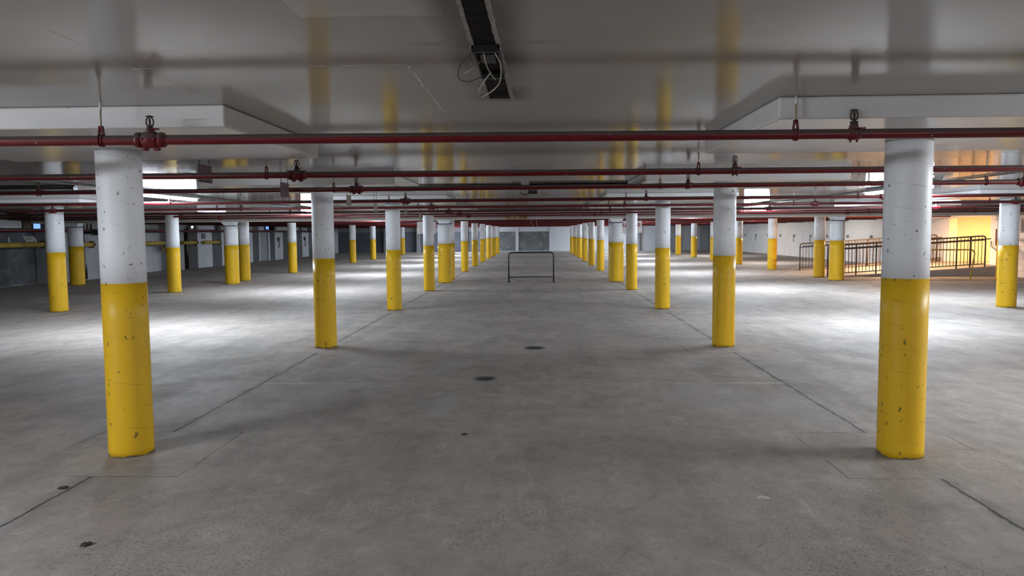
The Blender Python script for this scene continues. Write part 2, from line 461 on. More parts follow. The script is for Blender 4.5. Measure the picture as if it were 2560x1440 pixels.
# right wall with the passage opening
OP0, OP1, OPZ = 26.85, 29.5, 2.03
wr = MB()
wr.box(XWR, XWR+.3, YF, OP0, 0, SLAB); wr.box(XWR, XWR+.3, OP1, YB, 0, SLAB); wr.box(XWR, XWR+.3, OP0, OP1, OPZ, SLAB)
struct(wr.build('wall_right', M_WBLOCK), 'white painted block wall on the right')
ni = MB()
ni.box(18.0, 18.2, 24.5, 29.8, 0, SLAB); ni.box(XWR+.3, 18.0, 24.4, 24.5, 0, SLAB); ni.box(XWR+.3, 18.0, OP1, OP1+.3, 0, SLAB)
struct(ni.build('wall_passage', M_NICHE), 'plain passage wall lit orange behind the ramp')
trim(MB().box(XWR+.002, 17.999, 24.5, OP1, 0, .36), M_RAMP, 'raised passage floor behind the right wall')
# back wall: bare patches, white frame, blue grey at left, light grey at right
struct(MB().box(XWL-.4, 19, YB, YB+.3, 0, SLAB).build('wall_back', M_WWHITE), 'far end wall')
wb = YB - .004
trim(MB().box(-3.3, -1.86, wb-.02, wb, .06, 1.68), M_BARE, 'bare grey concrete patch in far wall, left of white strip')
trim(MB().box(-1.59, .95, wb-.02, wb, .06, 1.68), M_BARE, 'large stained concrete patch centred in far wall')
trim(MB().box(1.0, 1.22, wb-.10, wb, 0, 2.2), M_WWHITE)
trim(MB().box(-1.86, -1.60, wb-.10, wb, 0, 2.2), M_WWHITE)
trim(MB().box(XWL, -3.35, wb-.06, wb, 0, 1.72), M_WBLUE, 'dark blue grey lower part of far wall')
trim(MB().box(XWL, -3.35, wb-.05, wb, 1.72, SLAB), M_WGREY)
trim(MB().box(3.2, XWR, wb-.05, wb, 0, SLAB), M_WLIGHT, 'light grey right part of far wall')
for a in (-12.9, -10.1, -6.0): trim(MB().box(a-.14, a+.14, wb-.35, wb-.05, 0, SLAB), M_WGREY)
for a in (8.2, 11.3, 13.9): trim(MB().box(a-.35, a+.35, wb-.35, wb-.05, 0, SLAB), M_WGREY)

# left wall: base wall, piers in front of it, windows high up
struct(MB().box(XWL-.4, XWL, YF, YB, 0, SLAB).build('wall_left', M_WGREY), 'grey left wall behind the piers')
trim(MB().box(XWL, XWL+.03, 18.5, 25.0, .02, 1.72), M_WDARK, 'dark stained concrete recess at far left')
trim(MB().box(XWL, XWL+.03, 31.6, 33.5, .02, 1.72), M_WPALE, 'peeling white wall patch in a left recess')
trim(MB().box(XWL, XWL+.03, 35.0, 36.1, .02, 1.72), M_BROWN, 'brown stained recess behind the dark drain pipe')
piers = [(19.4,20.6),(25.1,26.0),(27.0,30.6),(33.5,34.7),(36.1,37.75),(38.9,40.5),(41.6,43.2),(44.2,44.4),(45.75,46.0),(46.9,48.4),(49.6,51.2),(52.4,53.9),(55.1,56.7),(57.9,59.4),(60.6,62.0)]
for i, (a, b) in enumerate(piers):
    trim(MB().box(XWL+.001, -16.5, a, b, 0, SLAB), M_WGREY)
    if i >= 4: trim(MB().box(-16.5, -16.48, a+.002, b-.01, .02, 1.72), M_WPALE)  # white aisle face, with the bay lights' brightness put into its pale colour
d1 = struct(MB().box(-16.62, -16.55, 44.4, 45.75, .03, 1.78).build('door_1', M_DOOR), 'grey steel door between white jambs in left wall')
MB().tube([(-16.53,45.55,.95),(-16.49,45.55,.95),(-16.49,45.43,.95)], .014, 8).build('door_handle', M_CONDUIT, d1)
def window(n, x, y0, y1, z0, z1, mat, label):
    w = MB(); t = .035
    for q in ((y0,y1,z0-t,z0),(y0,y1,z1,z1+t),(y0-t,y0,z0-t,z1+t),(y1,y1+t,z0-t,z1+t)):
        w.box(x-.03, x+.03, *q)
    o = struct(w.build('window_%d' % n, M_DARKMET), label)
    MB().box(x-.008, x+.004, y0, y1, z0, z1).build('pane', mat, o)
window(1, -16.45, 24.12, 24.50, 1.86, 2.24, M_BLUE, 'small window glowing blue with daylight at far left')
window(2, -16.44, 45.2, 45.75, 1.93, 2.17, M_BLUE, 'tiny far window glowing blue high on left wall')
for (a, b) in ((21.2,23.62),(36.2,38.0),(44.1,45.0),(46.9,49.3),(50.2,51.6)):
    trim(MB().box(-16.97, -16.46, a, b, 1.87, 2.11), M_WPALE)
trim(MB().box(-16.95, -16.44, 23.68, 24.06, 1.8, SLAB), M_RUST)

# ------------------------------------------------------------------ columns
def shaft(r, z0, z1, n=40):
    prof = [(r, z0 + (z1-z0)*i/4) for i in range(5)]
    return MB().lathe(prof, 0, 0, n)
def make_column(r, top, label, group, loc, joint=False):
    t = thing('column', label, 'column', loc, 0, group)
    if joint:
        shaft(r, BAND, 1.88).build('white_upper_shaft', M_CW, t)
        MB().box(-.24, .24, -.16, .16, 1.885, 1.905).build('bearing_pad', M_DARKMET, t)
        MB().hexa([(-.15,-.16,1.905),(.15,-.16,1.905),(.15,.16,1.905),(-.15,.16,1.905)],
                  [(-.26,-.16,2.02),(.20,-.16,2.02),(.20,.16,2.02),(-.26,.16,2.02)]).build('corbel', M_CW, t)
    else:
        shaft(r, BAND, top).build('white_upper_shaft', M_CW, t)
    b = MB()
    prof = [(r*1.012, 0), (r+.002, .05), (r+.001, .5), (r+.001, 1.0), (r+.001, BAND)]
    b.lathe(prof, 0, 0, 40).build('yellow_base', M_CY, t)
    return t
ordn = ['nearest','second','third','fourth','fifth','sixth','seventh','eighth','ninth','tenth','eleventh','twelfth']
cprot = {}
def place_column(r, x, y, label, group, joint=False):
    key = (r, joint)
    if key not in cprot: cprot[key] = make_column(r, PANEL, label, group, (x, y, 0), joint)
    else:
        c = dup(cprot[key], (x, y, 0), label, group)
for k in range(11):
    L = 'row of columns left of the centre aisle'; Rg = 'row of columns right of the centre aisle'
    lab = {0: 'large pockmarked column, yellow below white, nearest at left of the aisle',
           1: 'second column in the row left of the aisle, shaded yellow side towards the aisle',
           2: 'third column in the row left of the aisle, spotted white top'}.get(k, ordn[k] + ' regular column from the camera in the row left of the aisle')
    place_column(.152, XL, Y0+k*D, lab, L)
    lab = {0: 'large column with scraped yellow paint, nearest at right of the aisle',
           1: 'second column in the row right of the aisle, yellow half in shade',
           2: 'third column in the row right of the aisle'}.get(k, ordn[k] + ' regular column from the camera in the row right of the aisle')
    place_column(.152, XR, Y0+k*D, lab, Rg)
rank = 0
for k in (2,3,4,5,6,7,8,10):
    rank += 1
    place_column(.178, XOL, Y0+k*D, ordn[rank-1] + ' stout column from the camera in the row near the left wall', 'row of columns near the left wall')
rank = 0
for k in (2,3,4,5,6,7,8,9):
    rank += 1
    place_column(.178, XOR, Y0+k*D, ordn[rank-1] + ' stout column from the camera in the row near the ramp', 'row of columns near the right wall')
G = 'thick short columns under the joint beam'
place_column(.225, XL+.02, 24.3, 'thick short column with white corbel under the beam, left of the black barrier', G, True)
place_column(.225, 2.53, 24.3, 'thick short column under the beam behind the white lettered sign', G, True)
place_column(.225, -9.98, 24.3, 'thick short column with corbel under the beam, nearer the left wall', G, True)
place_column(.225, 9.5, 24.3, 'thick short column with corbel beside the front ramp railing', G, True)
place_column(.225, -15.15, 24.3, 'dim thick column with chipped white foot standing by the left wall', G, True)
place_column(.225, 14.72, 24.3, 'thick column by the right wall, hidden behind the nearest stout right column', G, True)

# ------------------------------------------------------------------ sprinkler pipes
PZ = 2.125
SX = [-13.8, -9.9, -6.0, -2.13, 1.74, 5.5, 9.4, 13.2]
RX = [-14.2, -10.3, -6.5, -2.4, 1.42, 5.08, 8.9, 12.9]
def coupling():
    m = MB(); r = .029
    m.tube([(-.085,0,0),(-.078,0,0),(-.062,0,0),(-.045,0,0)], [.029,.040,.043,.040], 16)
    m.tube([(-.045,0,0),(-.03,0,0),(.03,0,0),(.045,0,0)], [.036,.046,.046,.036], 16)
    m.tube([(.045,0,0),(.062,0,0),(.078,0,0),(.085,0,0)], [.040,.043,.040,.029], 16)
    for sx in (-.03, .035):
        m.tube([(sx-.016,0,-.047),(sx+.016,0,-.047)], .012, 8)
        m.tube([(sx,-.05,0),(sx,.05,0)], .009, 8)
    m.tube([(0,0,.03),(0,0,.058),(0,0,.059),(0,0,.072)], [.022,.022,.017,.017], 12)
    m.box(.01, .045, -.012, .012, .055, .064)
    return m
def saddle():
    m = MB()
    m.tube([(0,0,.02),(0,0,.045),(0,0,.046),(0,0,.068)], [.026,.026,.021,.021], 12)
    m.tube([(-.03,0,0),(-.026,0,0),(.026,0,0),(.03,0,0)], [.030,.034,.034,.030], 16)
    m.box(.02, .05, -.035, .035, .022, .032)
    for sx in (-.018, .018):
        m.tube([(sx,-.034,.02),(sx,-.034,-.01),(sx,0,-.036),(sx,.034,-.01),(sx,.034,.02)], .0045, 6)
        m.tube([(sx,0,-.034),(sx,0,-.046)], .006, 6)
    return m
def head():
    m = MB()
    m.tube([(0,0,.066),(0,0,.078)], .012, 8)
    m.box(-.018, .018, -.007, .007, .076, .084)
    for s in (-1, 1):
        m.tube([(s*.016,0,.080),(s*.020,0,.095),(s*.018,0,.112),(s*.006,0,.126)], .0042, 6)
    m.tube([(0,0,.082),(0,0,.100),(0,0,.118)], [.005,.007,.004], 8)
    m.tube([(0,0,.122),(0,0,.130)], .008, 8)
    m.lathe([(.021,.126),(.023,.129),(.010,.133)], 0, 0, 12)
    return m
def clevis():
    m = MB()
    m.tube([(-.011,0,-.031),(.011,0,-.031)], .005, 6)
    ring = [(0, .031*math.sin(a), .031*math.cos(a)) for a in [i*2*PI/16 for i in range(17)]]
    for s in (-.008, .008):
        m.tube([(s+p[0],p[1],p[2]) for p in ring], .005, 6, False)
    for s in (-1, 1):
        m.hexa([(s*.014-.003,-.012,.02),(s*.014+.003,-.012,.02),(s*.014+.003,.012,.02),(s*.014-.003,.012,.02)],
               [(s*.006-.003,-.012,.072),(s*.006+.003,-.012,.072),(s*.006+.003,.012,.072),(s*.006-.003,.012,.072)])
    m.box(-.010, .010, -.013, .013, .068, .078)
    return m
H_CPL, H_SAD, H_HEAD, H_CLV = coupling(), saddle(), head(), clevis()
def make_pipe(label, loc, full=True, group='red sprinkler pipes under the ceiling'):
    t = thing('sprinkler_pipe', label, 'pipe', loc, 0, group)
    MB().tube([(XWL+.8,0,0),(-5,0,0),(5,0,0),(XWR-.02,0,0)], .0275, 16).build('pipe_run', M_RED, t)
    if full:
        cp = sd = hd = cl = rd = rs = None
        for i, sx in enumerate(SX):
            isc = i in (1, 3, 5, 6)
            if isc: o = H_CPL.build('sprinkler_tee', M_RED, t) if cp is None else cp.copy(); cp = cp or o
            else: o = H_SAD.build('sprinkler_tee', M_RED, t) if sd is None else sd.copy(); sd = sd or o
            if o.name not in COL.objects: COL.objects.link(o)
            o.parent = t; o.location = (sx, 0, 0)
            if hd is None: hd = h = H_HEAD.build('sprinkler_head', M_BRONZE, o)
            else: h = hd.copy(); COL.objects.link(h); h.parent = o
        for rx in RX:
            if cl is None: cl = o = H_CLV.build('pipe_hanger', M_RED, t)
            else: o = cl.copy(); COL.objects.link(o); o.parent = t
            o.location = (rx, 0, 0)
            if rd is None:
                r = MB(); r.tube([(0,0,.07),(.001,0,SLAB-PZ-.03)], .0048, 8); rd = q = r.build('hanger_rod', M_ROD, o)
                s = MB(); s.tube([(.001,0,SLAB-PZ-.045),(.001,0,SLAB-PZ)], .008, 8); rs = q2 = s.build('ceiling_socket', M_ROSE, o)
            else:
                q = rd.copy(); COL.objects.link(q); q.parent = o
                q2 = rs.copy(); COL.objects.link(q2); q2.parent = o
    else:
        cl = None
        for rx in (-10.3, -2.4, 5.08):
            if cl is None:
                cl = o = H_CLV.build('pipe_hanger', M_RED, t)
                MB().tube([(0,0,.07),(0,0,SLAB-loc[2])], .0048, 8).build('hanger_rod', M_ROD, o)
            else:
                o = cl.copy(); COL.objects.link(o); o.parent = t
                q = cl.children[0].copy(); COL.objects.link(q); q.parent = o
            o.location = (rx, 0, 0)
    return t
PY = [4.2, 6.72, 8.85, 12.2, 15.2, 18.2, 20.7, 23.3]
plab = ['nearest and lowest looking red sprinkler pipe crossing the whole view', 'second red sprinkler pipe from the camera, passing behind the maroon plate',
        'third red sprinkler pipe from the camera', 'fourth red sprinkler pipe from the camera', 'fifth red sprinkler pipe from the camera',
        'sixth red sprinkler pipe from the camera', 'seventh red sprinkler pipe from the camera', 'eighth red sprinkler pipe, last one before the cross beam']
p0 = make_pipe(plab[0], (0, PY[0], PZ))
p0.rotation_euler.z = .03
for yv, lb, yw in zip(PY[1:], plab[1:], (.02, -.015, 0, .004, 0, -.003, 0)): dup(p0, (0, yv, PZ), lb).rotation_euler.z = yw
FG = 'far red pipes merging into one band beyond the beam'
f0 = make_pipe('far red sprinkler pipe in the merged band beyond the cross beam', (0, 29.4, 2.085), False, FG)
for i in range(1, 11): dup(f0, (0, 29.4 + 3.15*i, 2.085), f0['label'], FG)

# mains along the left wall
t = thing('sprinkler_main', 'dark red pair of pipes with risers along the left wall', 'pipe', (-16.38, 30, 1.8))
MB().tube([(0,-16,0),(0,30,0)], .058, 14).build('main_pipe', M_RED, t)
MB().tube([(0,-4,.32),(0,30,.32)], .034, 12).build('upper_pipe', M_RED, t)
for yy in (-3.0, 2.8, 4.9, 8.1, 16.9, 20.0, 23.5, 26.5): MB().tube([(0,yy,.03),(0,yy,.31)], .026, 10).build('riser', M_RED, t)
t = thing('control_valve', 'dark pipe valve with round handwheel beside the dim left column', 'valve', (-15.6, 26.2, 1.72))
MB().tube([(-.5,0,0),(-.12,0,0),(-.05,0,0),(.05,0,0),(.12,0,0),(.95,0,.02)], [.05,.05,.09,.09,.05,.05], 12).build('valve_body', M_DARKMET, t)
MB().tube([(0,-.05,0),(0,-.16,.0)], .015, 8).build('stem', M_DARKMET, t)
MB().tube([(.09*math.cos(a),-.16,.09*math.sin(a)) for a in [i*2*PI/16 for i in range(17)]], .014, 6, False).build('handwheel', M_DARKMET, t)
MB().tube([(-.16,0,.05),(-.16,0,.45)], .03, 8).build('riser', M_DARKMET, t)

# yellow pipe pieces along the left wall
yl = ['long yellow pipe along the dark recess at far left, small plate on top', 'short rusty stub of yellow pipe behind the dim left column',
      'yellow pipe with triangular bracket crossing the peeling white wall patch', 'yellow pipe in front of the brown stained recess', 'yellow pipe across the pale pier with a dark square on it']
for (a, b), lb in zip(((17.0,24.55),(26.2,27.3),(30.7,33.0),(34.3,35.75),(36.5,38.4)), yl):
    zz_ = 1.33 - (a-20)*.005
    t = thing('yellow_pipe', lb, 'pipe', (-16.36, a, zz_), 0, 'yellow pipe pieces on the left wall')
    MB().tube([(0,0,0),(0,b-a,-.01)], .082, 16).build('pipe_run', M_YPIPE, t)
    MB().tube([(0,b-a-.10,-.01),(0,b-a-.02,-.01)], .10, 16).build('collar', M_RUST, t)
    mb = MB(); mb.box(-.14, .0, b-a-.03, b-a+.03, -.14, .12); mb.build('wall_bracket', M_RUST, t)
    if abs(a-30.7) < .1:
        MB().tube([(-.06,b-a-.5,-.06),(-.06,b-a-.5,-.42),(-.04,b-a-.05,-.06)], .022, 8).build('brace', M_YPIPE, t)
tag(MB().tube([(-16.66,35.3,.02),(-16.66,35.3,1.9)], .09, 12).build('drain_pipe', M_DARKMET), 'dark vertical drain pipe in the brown recess of left wall', 'pipe')
tag(MB().tube([(-16.42,26.75,.05),(-16.42,26.75,.55),(-16.42,26.68,.75),(-16.42,26.6,1.15)], [.11,.10,.06,.06], 12).build('drain_pipe', M_DARKMET), 'dark crooked drain pipe right of the dim left column', 'pipe')
tag(MB().box(-16.50, -16.47, 33.0, 33.48, .92, 1.2).build('wall_plate', M_PLATE), 'pale square plate hung under the yellow pipe bracket', 'plate')
tag(MB().box(-16.478, -16.45, 36.55, 36.98, 1.42, 1.68).build('wall_box', M_DARKMET), 'dark square box on the pale pier above yellow pipe', 'box')
# tilted number plate and a bottle on the long yellow pipe
def text(body, size, mat, parent, loc, rot, ext=.004, name='lettering', shear=0):
    cu = bpy.data.curves.new(name, 'FONT'); cu.body = body; cu.size = size; cu.extrude = ext
    cu.align_x = 'CENTER'; cu.align_y = 'CENTER'; cu.shear = shear; cu.offset = size*.02
    tmp = bpy.data.objects.new('tmp', cu); COL.objects.link(tmp)
    dg = bpy.context.evaluated_depsgraph_get(); me = bpy.data.meshes.new_from_object(tmp.evaluated_get(dg))
    bpy.data.objects.remove(tmp); me.materials.clear(); me.materials.append(mat)
    o = bpy.data.objects.new(name, me); COL.objects.link(o); o.parent = parent
    o.location = loc; o.rotation_euler = rot; return o
t = thing('number_plate', 'tilted white stall number plate resting on the long yellow pipe', 'sign', (-16.30, 23.75, 1.425), math.radians(38))
pl = MB(); sk = .055
pl.hexa([(-.15+sk,-.008,0),(.15+sk,-.008,0),(.15+sk,.008,0),(-.15+sk,.008,0)], [(-.15-sk,.03,.19),(.15-sk,.03,.19),(.15-sk,.046,.19),(-.15-sk,.046,.19)]).build('plate', M_SIGNW, t, bevel=.006)
tilt = math.radians(78)
fr = MB()
def sp(u, v): return (u + sk - 2*sk*v/.19, -.012 + .038*v/.19, v)
for q in (((-.10,.03),(.10,.03)),((.10,.03),(.10,.16)),((.10,.16),(-.10,.16)),((-.10,.16),(-.10,.03))):
    fr.tube([sp(*q[0]), sp(*q[1])], .006, 6)
fr.build('border', M_BLACKTXT, t)
text('E51', .09, M_BLACKTXT, t, (0, .004, .095), (tilt, 0, 0), .003, 'number', -.55)
t = thing('bottle', 'small clear bottle standing on the long yellow pipe', 'bottle', (-16.36, 22.85, 1.402))
MB().lathe([(.03,0),(.033,.01),(.033,.12),(.012,.16),(.012,.175)], 0, 0, 14).build('body', M_BOTTLE, t)
MB().lathe([(.015,.175),(.015,.20)], 0, 0, 12).build('cap', M_SIGNW, t)
t = thing('emergency_light', 'small emergency lamp glowing beside the risers on left wall', 'light', (-16.2, 34.9, 1.86))
MB().box(-.06, .03, -.09, .09, .0, .10).build('battery_box', M_SIGNW, t, bevel=.006)
for s in (.05,): MB().tube([(.0,s,.13),(.05,s-.03,.13)], .045, 12).build('lamp', M_LAMP, t)
MB().tube([(-.02,.05,.09),(-.01,.05,.14)], .012, 8).build('bracket', M_DARKMET, t)
# sockets with hanging cords on the piers and marks on the right wall
sl = [('pale pier right of the grey door',47.5),('pale pier second after the grey door',50.2),('pale pier third after the grey door',52.9)]
for nm, yy in sl:
    t = thing('wall_socket', 'dark socket box with hanging cord on the ' + nm, 'socket', (-16.48, yy, 1.28), 0, 'dark sockets on the left piers')
    MB().box(-.0, .05, -.16, .16, -.1, .14).build('socket_box', M_DARKMET, t)
    MB().tube([(.03,.06,-.08),(.04,.12,-.25),(.03,.05,-.45),(.04,-.02,-.52)], .022, 6).build('cord', M_WIREB, t)
for i, yy in enumerate((57.8,54.97,52.2,49.5,46.9,44.1,41.6,38.9,36.2,33.4)):
    t = thing('wall_socket', ordn[9-i] + ' small grey outlet box along the white block wall, counting from the ramp', 'socket', (XWR, yy, 1.25), 0, 'outlet boxes on the right wall')
    b = MB(); b.box(-.05, 0, -.11, .11, -.06, .09); b.build('socket_box', M_PANELP, t)
    b = MB(); b.box(-.055, -.045, -.09, -.02, -.03, .06); b.build('cover', M_DARKMET, t)
    if i in (1, 4, 5): MB().tube([(-.04,.05,-.05),(-.05,.09,-.16),(-.03,.04,-.38)], .014, 6).build('cord', M_WIREB, t)

# ------------------------------------------------------------------ lights
def make_light(label, loc, lit=True, rz=0):
    t = thing('fluorescent_light', label, 'light', loc, rz, 'fluorescent strip lights along the outer bays' if lit else None)
    w_, h_ = (.09, .07) if lit else (.022, .028)
    MB().hexa([(-w_,-1.22,.006),(w_,-1.22,.006),(w_,1.22,.006),(-w_,1.22,.006)], [(-.03,-1.22,h_),(.03,-1.22,h_),(.03,1.22,h_),(-.03,1.22,h_)]).build('housing', M_HOUSING if lit else M_DARKMET, t)
    for s in (-1, 1):
        MB().box(-.05, .05, s*1.20-.012, s*1.20+.012, -.05, .012).build('end_socket', M_HOUSING if lit else M_DARKMET, t)
    for s in (-.032, .032):
        MB().tube([(s,-1.18,-.017),(s,1.18,-.017)], .019, 10).build('tube', M_TUBE if lit else M_DARKMET, t)
    return t
ZL = 2.262
lights = []
for i, yy in enumerate((12.55, 21.05, 29.2, 37.2, 45.2, 53.4, 61.0)):
    lights.append((ordn[i] + ' lit fluorescent strip from the camera in the bay left of the aisle', (-6.3, yy, ZL)))
for i, yy in enumerate((12.8, 20.85, 29.0, 37.2, 45.2, 53.4, 61.0)):
    lights.append((ordn[i] + ' lit fluorescent strip from the camera in the bay right of the aisle', (6.0, yy, ZL)))
lights.append(('faint fluorescent strip near the white block wall, nearer one', (11.3, 37.5, ZL)))  # this strip and the next are added to brighten the block wall
lights.append(('faint fluorescent strip near the white block wall, farther one', (11.3, 49.0, ZL)))
lights.append(('lit fluorescent strip between the stout right column row and ramp, purple edge', (9.15, 17.2, 2.262)))
lights.append(('lit fluorescent strip behind the camera on the left, nearer one', (-6.3, .9, ZL)))
lights.append(('lit fluorescent strip behind the camera on the left, farthest one', (-6.3, -9.0, ZL)))
lights.append(('lit fluorescent strip out of view beside the camera on the right', (7.6, 5.3, ZL)))
lights.append(('lit fluorescent strip behind the camera on the right', (6.0, -4.5, ZL)))
l0 = make_light(*lights[0])
for lb, lc in lights[1:]:
    c = dup(l0, lc, lb)
    if 'camera on' in lb or 'faint' in lb:      # unseen lamps stronger to light the foreground; added wall strips weaker
        for ch in c.children:
            if ch.name.startswith('tube'): ch.material_slots[0].link = 'OBJECT'; ch.material_slots[0].material = M_TUBE0 if 'faint' in lb else M_TUBE3 if ('beside' in lb or 'farthestx' in lb) else M_TUBE1 if 'nearer' in lb else M_TUBE2
make_light('unlit dark fluorescent strip near the third red pipe at far left', (-7.85, 10.7, SLAB-.03), False, PI/2)
# conduits feeding the rows
tag(MB().tube([(-6.42,6.5,SLAB-.014),(-6.45,30,SLAB-.014)], .012, 8).build('conduit', M_CONDUIT), 'thin grey conduit along the ceiling over the left lights', 'conduit')
tag(MB().tube([(6.2,6.5,SLAB-.014),(6.2,30,SLAB-.014)], .012, 8).build('conduit', M_CONDUIT), 'thin grey conduit along the ceiling over the right lights', 'conduit')
t = thing('ceiling_channel', 'white channel crossing beside the first right light', 'conduit', (4.65, 11.1, 2.27))
MB().box(0, 1.3, -.02, .02, 0, .03).build('channel', M_WCONDUIT, t)
for q in (.12, 1.15): MB().tube([(q,0,.03),(q,0,SLAB-2.27)], .012, 8).build('stem', M_WCONDUIT, t)
t = thing('conduit', 'thin conduit with small fitting crossing the aisle ceiling, left of black channel', 'conduit', (-1.8, 11.48, 2.3255))
MB().tube([(0,0,0),(1.45,0,0)], .009, 8).build('conduit_run', M_DARKMET, t)
MB().box(1.42, 1.56, -.03, .03, -.025, .017).build('fitting', M_DARKMET, t)
tag(MB().box(-.12, 1.38, 11.44, 11.50, 2.295, SLAB-.001).build('ceiling_channel', M_DARK), 'black straight channel fixed across the aisle ceiling', 'conduit')
t = thing('junction_box', 'small dark junction box scraps on the aisle ceiling beyond the black channel', 'box', (-.08, 13.6, SLAB))
MB().box(-.08,.08,-.06,.06,-.045,-.001).build('box', M_DARKMET, t); MB().tube([(-.05,0,-.04),(-.16,.05,-.06),(-.22,.02,-.02)], .008, 6).build('wire', M_WIREB, t)

# scar of the removed fixture over the camera
t = thing('fixture_scar', 'dark strip of a removed ceiling light with dangling wires overhead', 'fixture', (-.20, 3.2, SLAB))
random.seed(3)
def ragged(x0, x1, z0, z1, ya, yb, n=26, j=.006):
    m = MB(); prev = None
    for i in range(n+1):
        y_ = ya + (yb-ya)*i/n; a = x0 + random.uniform(-j, j); b = x1 + random.uniform(-j, j); zz = z0 + random.uniform(-.003, .003)
        cur = [(a,y_,z1),(b,y_,z1),(b,y_,zz),(a,y_,zz)]
        if prev:
            for q in range(4):
                q2 = (q+1) % 4
                m.quad([prev[q], prev[q2], cur[q2], cur[q]])
        else: m.quad(cur[::-1])
        prev = cur
    m.quad(prev); return m
def taper(m, c=0):
    for i, v in enumerate(m.v): m.v[i] = (v[0] * (.80 + .18 * max(-.9, v[1])), v[1], v[2])
    return m
taper(ragged(-.056, .056, -.006, -.0005, -1.3, 1.0, 40, .003)).build('dark_strip', M_DARK, t)
taper(ragged(-.078, -.057, -.009, -.0004, -1.3, .99, 60, .0022)).build('paint_edge', M_CAULK, t)
taper(ragged(.057, .078, -.009, -.0004, -1.3, .99, 60, .0022)).build('paint_edge', M_CAULK, t)
bx = MB(); bx.box(-.052,.055,-.22,-.20,-.035,-.006); bx.box(-.052,-.046,-.22,.30,-.022,-.006); bx.box(.049,.055,-.22,.30,-.022,-.006); bx.box(-.052,.055,.28,.30,-.035,-.006); bx.box(-.03,.03,-.1,.06,-.018,-.006)
bx.build('mounting_box', M_DARKMET, t)
def smooth_curve(pts, n=6):
    P = [Vector(p) for p in pts]; P = [P[0]] + P + [P[-1]]; out = []
    for i in range(1, len(P)-2):
        for k in range(n):
            u = k/n; a, b, c_, d = P[i-1], P[i], P[i+1], P[i+2]
            out.append(.5*((2*b) + (c_-a)*u + (2*a-5*b+4*c_-d)*u*u + (3*b-a-3*c_+d)*u**3))
    out.append(P[-2]); return out
MB().tube(smooth_curve([(-.045,-.19,-.02),(-.10,-.14,-.06),(-.125,-.02,-.09),(-.09,.12,-.08),(-.02,.20,-.03)]), .0022, 6).build('wire', M_WIREB, t).update_tag()
MB().tube(smooth_curve([(.035,-.19,-.03),(.055,-.08,-.06),(.035,.10,-.10),(-.045,.26,-.12),(-.055,.20,-.10),(.005,.08,-.05)]), .003, 6).build('wire', M_WIRE, t)
MB().tube(smooth_curve([(-.01,-.18,-.02),(-.005,-.06,-.05),(.005,.06,-.06),(.02,.14,-.07)]), .0026, 6).build('wire', M_WIRE, t)
MB().tube(smooth_curve([(-.11,.10,-.05),(-.09,.02,-.06),(-.06,-.02,-.05),(-.03,.03,-.01)]), .0018, 6).build('wire', M_WIRE, t)
MB().tube([(-.05,.955,-.010),(.05,.955,-.010)], .003, 6).build('end_clip', M_CONDUIT, t)

# torn sealant over the beam
random.seed(5)
tag(ragged(23.96, 24.018, 2.255, SLAB-.002, -1.9, 1.45, 30, .006).build('joint_sealant', M_SEAL), 'dark torn strip of sealant along the top of the cross beam', 'sealant')
sl_ = bpy.data.objects['joint_sealant']      # built along Y; turn so that it lies along the beam
for v in sl_.data.vertices: v.co = (v.co.y, v.co.x, v.co.z)
sl_.data.flip_normals()

# ------------------------------------------------------------------ hanging signs
def stall_sign(label, loc, mat, top):
    t = thing('stall_sign', label, 'sign', loc, 0, 'small plates hanging over the left column row')
    MB().box(-.004, .004, -.145, .145, -.165, 0).build('plate', mat, t, bevel=.003)
    for s in (-.115, .105):
        MB().tube([(0, s-.02, top-loc[2]), (0, s, 0)], .0035, 6).build('hanging_wire', M_DARKMET, t)
    for s in (-.12, .12): MB().tube([(-.008,s,-.03),(.008,s,-.03)], .006, 8).build('rivet', M_SCREW, t)
    return t
stall_sign('nearest hanging maroon plate, close to the near left column', (-3.12, 7.05, 2.257), M_MAROON, SLAB)
stall_sign('second hanging maroon plate, left of the second left column', (-2.91, 8.66, 2.195), M_MAROON, SLAB)
stall_sign('olive grey hanging plate just right of the second left column', (-3.0, 11.98, 2.215), M_OLIVE, SLAB)
stall_sign('olive grey hanging plate left of the third left column', (-3.0, 13.98, 2.17), M_OLIVE, SLAB)
stall_sign('fifth hanging plate, tiny, right of the third left column', (-3.0, 17.2, 2.19), M_OLIVE, SLAB)
stall_sign('farthest tiny hanging plate left of the fourth left column', (-3.0, 19.3, 2.12), M_OLIVE, SLAB)
stall_sign('small olive plate hanging behind the white lettered sign at right', (2.63, 23.0, 1.9), M_OLIVE, SLAB)['group'] = 'small plates hanging over the right column row'
t = thing('hanging_sign', 'white sign with red letters hanging behind the fourth right column', 'sign', (2.80, 22.5, 1.92))
MB().box(-.285, .285, -.006, .006, -.36, 0).build('sign_board', M_SIGNW, t, bevel=.004)
text('LI', .135, M_REDTXT, t, (-.222, -.008, -.125), (PI/2, 0, 0), .002)
text('NE', .135, M_REDTXT, t, (.165, -.008, -.125), (PI/2, 0, 0), .002)
for s in (-.2, .2): MB().tube([(s,0,0),(s,0,SLAB-1.92)], .004, 6).build('hanging_wire', M_DARKMET, t)
t = thing('hanging_sign', 'blank pinkish white sign hanging behind the fourth left column', 'sign', (-3.31, 22.5, 1.945))
MB().box(-.285, .285, -.006, .006, -.36, 0).build('sign_board', M_SIGNP, t, bevel=.004)
for s in (-.2, .2): MB().tube([(s,0,0),(s,0,SLAB-1.945)], .004, 6).build('hanging_wire', M_DARKMET, t)
t = thing('beam_board', 'faded yellow board fixed to the cross beam over the aisle', 'sign', (-.66, 23.995, 2.03))
MB().box(-.34, .34, -.02, .02, 0, .17).build('board', M_FADEY, t)
